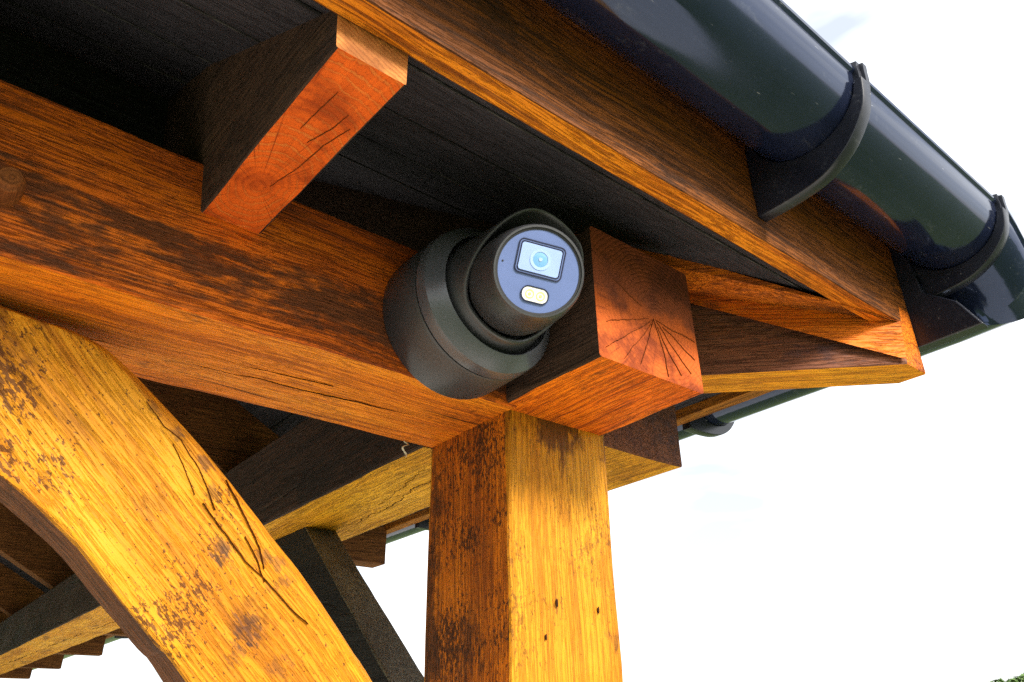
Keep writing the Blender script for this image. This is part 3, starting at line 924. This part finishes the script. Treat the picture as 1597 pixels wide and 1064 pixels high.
F0 = (Vector((CX, -D + 0.002, CZ)), Vector((1, 0, 0)), Vector((0, 0, 1)), Vector((0, -1, 0)))
lathe('mounting_box', [(0.105, 0), (0.108, 0.003), (0.1085, 0.006), (0.1075, 0.074), (0.1055, 0.078)], M_CAMB, turret, F0)
lathe('seam', [(0.1035, 0.074), (0.1035, 0.084)], M_CAMD, turret, F0)
lathe('base_ring', [(0.1055, 0.080), (0.1068, 0.082), (0.1062, 0.092), (0.1045, 0.098), (0.1000, 0.1025), (0.0995, 0.1030), (0.0872, 0.1150), (0.0862, 0.1156), (0.0850, 0.1150), (0.0845, 0.104)], M_CAMR, turret, F0, split=14)
lathe('seam', [(0.084, 0.104), (0.078, 0.1095)], M_CAMD, turret, F0)
# slanted collar: low where the eye looks out, high on the far side
seg = 96
cprof = [(0.0815, 0.100, 0.0), (0.0805, 0.108, 0.0), (0.0760, 0.35, 0.5), (0.0740, 0.80, 1.0), (0.0732, 0.955, 1.0), (0.0722, 0.99, 1.0), (0.0705, 1.0, 1.0), (0.0690, 0.985, 1.0), (0.0682, 0.93, 1.0), (0.0672, 0.5, 0.6), (0.058, 0.100, 0.0)]
vv, ff = [], []
th0 = R(38)
for r_, s, k_ in cprof:
    for j in range(seg):
        a = j / seg * 2 * math.pi
        dl = abs((math.degrees(a) + 105 + 180) % 360 - 180)
        q_ = max(0.0, min(1.0, (dl - 35) / 115))
        top = 0.128 + 0.088 * q_ * q_ * (3 - 2 * q_)
        sl = s if k_ == 0.0 else 0.108 + (top - 0.108) * s
        vv.append(F0[0] + F0[1] * (math.cos(a) * r_) + F0[2] * (math.sin(a) * r_) + F0[3] * sl)
for i_ in range(len(cprof) - 1):
    for j in range(seg):
        a, b = i_ * seg + j, i_ * seg + (j + 1) % seg
        ff.append((a, b, b + seg, a + seg))
ff.append(tuple(range((len(cprof) - 1) * seg, len(cprof) * seg)))
col_o = mesh('collar', vv, ff, M_CAMB, turret, smooth=True)
# eye
nv = Vector((-0.39, -0.838, -0.375)).normalized()
piv = Vector((CX + 0.003, -0.156, CZ - 0.002))
rv = Vector((0, 0, 1)).cross(-nv).normalized() * 1.0
rv = r2 - nv * r2.dot(nv)
rv.normalize()
uv = nv.cross(rv)
roll = R(-12)
ru = rv * math.cos(roll) + uv * math.sin(roll)
uu = uv * math.cos(roll) - rv * math.sin(roll)
FE = (piv, ru, uu, nv)
RF = 0.0525
LE = 0.122
eye = lathe('eye_housing', [(0.02, -0.052), (0.046, -0.04), (0.058, -0.02), (0.0630, 0.004), (0.0632, 0.03), (0.0622, 0.06), (0.0597, 0.09), (0.0562, 0.112), (0.0542, 0.1195), (0.0527, LE), (0.0505, LE), (0.0500, LE - 0.003)], M_CAMB, turret, FE, split=40)
lathe('face_rim', [(0.0502, LE - 0.006), (0.0502, LE - 0.0012), (0.0478, LE - 0.0015), (0.0472, LE - 0.006)], M_CAMD, eye, FE)
face = lathe('face_plate', [(0.0478, LE - 0.008), (0.0478, LE - 0.0022)], M_FACE, eye, FE, label='blue face plate of the camera')


def rrect(cu, cv, hw, hh, rad, s0, s1, name, m, parent, inner=None, seg_=8):
    pts = []
    for qx, qy, a0 in ((1, 1, 0), (-1, 1, 90), (-1, -1, 180), (1, -1, 270)):
        for j in range(seg_ + 1):
            a = R(a0 + 90 * j / seg_)
            pts.append((cu + qx * (hw - rad) + rad * math.cos(a), cv + qy * (hh - rad) + rad * math.sin(a)))
    def P3(q, s):
        return piv + ru * (q[0] * RF) + uu * (q[1] * RF) + nv * s
    n_ = len(pts)
    if inner:
        pin = []
        for qx, qy, a0 in ((1, 1, 0), (-1, 1, 90), (-1, -1, 180), (1, -1, 270)):
            for j in range(seg_ + 1):
                a = R(a0 + 90 * j / seg_)
                rr = max(rad - inner, 0.01)
                pin.append((cu + qx * (hw - inner - rr) + rr * math.cos(a), cv + qy * (hh - inner - rr) + rr * math.sin(a)))
        v = [P3(q, s0) for q in pts] + [P3(q, s1) for q in pts] + [P3(q, s1) for q in pin] + [P3(q, s0) for q in pin]
        f = []
        for k_ in range(4):
            for i_ in range(n_):
                a, b = k_ * n_ + i_, k_ * n_ + (i_ + 1) % n_
                c_, d_ = ((k_ + 1) % 4) * n_ + (i_ + 1) % n_, ((k_ + 1) % 4) * n_ + i_
                f.append((a, b, c_, d_))
    else:
        v = [P3(q, s0) for q in pts] + [P3(q, s1) for q in pts]
        f = [tuple(range(n_)), tuple(range(n_, 2 * n_))] + [(i_, (i_ + 1) % n_, n_ + (i_ + 1) % n_, n_ + i_) for i_ in range(n_)]
    return mesh(name, v, f, m, parent)


S0 = LE - 0.004
rrect(-0.02, 0.25, 0.535, 0.385, 0.12, S0, LE - 0.0010, 'lens_bezel', M_NAVY, eye, inner=0.026)
rrect(-0.02, 0.25, 0.507, 0.357, 0.095, S0, LE - 0.0014, 'lens_surround', M_FACE, eye, inner=0.024)
rrect(-0.02, 0.25, 0.482, 0.332, 0.08, S0, LE - 0.0010, 'lens_bezel', M_NAVY, eye, inner=0.02)
rrect(-0.02, 0.25, 0.455, 0.305, 0.065, S0, LE - 0.0013, 'lens_window', M_WIN, eye)
rrect(0.015, -0.53, 0.315, 0.18, 0.165, S0, LE - 0.0008, 'light_bezel', M_NAVY, eye, inner=0.028)
rrect(0.015, -0.53, 0.289, 0.154, 0.145, S0, LE - 0.0012, 'light_window', M_LED, eye)


def disc(cu, cv, ro_, ri_, s0, s1, name, m):
    fr = (piv + ru * (cu * RF) + uu * (cv * RF), ru, uu, nv)
    pr = [(ro_ * RF, s0), (ro_ * RF, s1), (max(ri_, 0.01) * RF, s1), (max(ri_, 0.01) * RF, s0)] if ri_ else [(ro_ * RF, s0), (ro_ * RF, s1 - 0.0004), (ro_ * RF * 0.8, s1)]
    lathe(name, pr, m, eye, fr, seg=32, cap=not ri_)


disc(-0.02, 0.25, 0.235, 0.17, S0, LE - 0.0008, 'lens_ring', M_RING)
disc(-0.02, 0.25, 0.172, 0, S0, LE - 0.0010, 'lens', M_LENS)
disc(-0.02, 0.25, 0.045, 0, S0, LE - 0.0004, 'lens_glint', M_RING)
for du in (-0.115, 0.13):
    disc(0.015 + du, -0.53, 0.10, 0.075, S0, LE - 0.0008, 'light_ring', M_LEDY)
    disc(0.015 + du, -0.53, 0.035, 0, S0, LE - 0.0006, 'light_chip', M_LEDY)
disc(-0.82, 0.03, 0.022, 0, S0, LE - 0.0016, 'microphone_hole', M_CAMD)

# cracks of the brace, seen on its front face
CR = M_CRACKB
bline([(-0.466, -0.083), (-0.4421, -0.1075), (-0.4219, -0.1190), (-0.3996, -0.1443), (-0.3832, -0.1693), (-0.372, -0.190)], 0.0030, 31, 0.0004)
bline([(-0.3863, -0.1844), (-0.3606, -0.2121), (-0.3297, -0.2420), (-0.3013, -0.2620), (-0.2724, -0.2870), (-0.2478, -0.3030)], 0.0030, 32, 0.0004)
bline([(-0.366, -0.155), (-0.3500, -0.175), (-0.3320, -0.2010), (-0.3150, -0.2260), (-0.3060, -0.2470)], 0.0036, 33, 0.0004)
bline([(-0.430, -0.125), (-0.413, -0.150), (-0.398, -0.178)], 0.0012, 34, 0.0004)
bline([(-0.335, -0.215), (-0.318, -0.238), (-0.305, -0.262)], 0.0014, 35, 0.0004)

# nail holes low on the post
for i, (px_, pz_, h_) in enumerate(((0.0794, -0.262, 0.0075), (0.158, -0.265, 0.0065), (0.0576, -0.306, 0.0055))):
    v = []
    for j in range(12):
        a = j / 12 * 6.2832
        rr = h_ * (0.55 + 0.25 * math.sin(a) ** 2)
        v.append((px_ + math.cos(a) * rr * 0.45, -0.0022, pz_ + math.sin(a) * rr * (1.2 if math.sin(a) > 0 else 0.8)))
    v.append((px_, 0.003, pz_))
    mesh('nail_hole', v, [(j, (j + 1) % 12, 12) for j in range(12)] + [tuple(range(12))], M_CRACK, post)

# wisp of web hanging from the beam
wp = []
for i in range(14):
    s = i / 13
    wp.append(Vector((-0.055 + 0.006 * math.sin(s * 9), 0.19 + 0.004 * math.cos(s * 7), -0.002 - 0.026 * s)))
vv, ff = [], []
for i, p in enumerate(wp):
    rr = 0.0008 + 0.0012 * abs(math.sin(i * 1.7))
    for j in range(5):
        a = j / 5 * 6.2832
        vv.append(p + Vector((math.cos(a) * rr, math.sin(a) * rr, 0)))
for i in range(13):
    for j in range(5):
        ff.append((i * 5 + j, i * 5 + (j + 1) % 5, (i + 1) * 5 + (j + 1) % 5, (i + 1) * 5 + j))
ww = mesh('web_wisp', vv, ff, M_WEB)
ww['label'] = 'pale wisp of web hanging below the front beam beside the post'
ww['category'] = 'web'


# ------------------------------------------------------------------ tree beyond, only its top in view
def tree(name, x, y, h, rad, label, seed):
    rnd = random.Random(seed)
    root = empty(name, (x, y, -0.03), label, 'tree')
    def limb(a, b, ra, rb, nm):
        ax_ = (b - a).normalized()
        u_ = ax_.orthogonal().normalized()
        v_ = ax_.cross(u_)
        vv, ff = [], []
        for i_, (p_, r_) in enumerate(((a, ra), (a.lerp(b, 0.5) + u_ * ra * 0.4, (ra + rb) / 2), (b, rb))):
            for j in range(9):
                t_ = j / 9 * 6.2832
                vv.append(p_ + u_ * math.cos(t_) * r_ + v_ * math.sin(t_) * r_)
        for i_ in range(2):
            for j in range(9):
                ff.append((i_ * 9 + j, i_ * 9 + (j + 1) % 9, (i_ + 1) * 9 + (j + 1) % 9, (i_ + 1) * 9 + j))
        return vv, ff
    base = Vector((x, y, -0.03))
    vv, ff = limb(base, base + Vector((0, 0, h * 0.62)), 0.24, 0.12, 'trunk')
    ends = []
    for i_ in range(9):
        a = i_ * 2.4
        s_ = base + Vector((0, 0, h * (0.3 + 0.035 * i_)))
        e_ = s_ + Vector((math.cos(a) * rad * 0.62, math.sin(a) * rad * 0.62, h * (0.16 + 0.01 * i_)))
        v2, f2 = limb(s_, e_, 0.09, 0.03, 'limb')
        k_ = len(vv)
        vv += v2
        ff += [tuple(q + k_ for q in f_) for f_ in f2]
        ends.append(e_)
    mesh('trunk', vv, ff, M_BARK, root, raw=True)
    lv, lf = [], []
    clumps = []
    for i_ in range(70):
        d_ = Vector((rnd.gauss(0, 1), rnd.gauss(0, 1), rnd.gauss(0, 1))).normalized()
        q = rnd.uniform(0.45, 1.0)
        clumps.append((base + Vector((d_.x * rad * q, d_.y * rad * q, h * 0.66 + d_.z * h * 0.30 * q)), rnd.uniform(0.35, 0.62)))
    for c_, cr in clumps:
        for k_ in range(210):
            d_ = Vector((rnd.gauss(0, 1), rnd.gauss(0, 1), rnd.gauss(0, 0.8))).normalized() * cr * rnd.uniform(0.4, 1.0) ** 0.5
            p_ = c_ + d_
            p_.z = min(p_.z, h - rnd.uniform(0.0, 0.35))
            nrm = (d_.normalized() + Vector((rnd.uniform(-1, 1), rnd.uniform(-1, 1), rnd.uniform(-0.4, 1.2)))).normalized()
            u_ = nrm.orthogonal().normalized()
            v_ = nrm.cross(u_)
            a = rnd.uniform(0, 6.28)
            u_, v_ = u_ * math.cos(a) + v_ * math.sin(a), v_ * math.cos(a) - u_ * math.sin(a)
            sz = rnd.uniform(0.12, 0.22)
            i0 = len(lv)
            lv += [p_ - u_ * sz, p_ + v_ * sz * 0.5, p_ + u_ * sz, p_ - v_ * sz * 0.5]
            lf.append((i0, i0 + 1, i0 + 2, i0 + 3))
    me = bpy.data.meshes.new('crown')
    me.from_pydata([tuple(v_) for v_ in lv], [], lf)
    link('crown', me, M_LEAF, root)
    return root


def ray_at(u, v, dist):
    d_ = fwd + r2 * ((u - 798.5) / 1183.245) - u2 * ((v - 532) / 1183.245)
    hl = math.hypot(d_.x, d_.y)
    return M(*CP) + d_ * (dist / hl)


tp = ray_at(1580, 1050, 45.0)
tree('tree', tp.x, tp.y, tp.z, 1.15, 'green leafy tree top just showing at the lower right corner', 5)
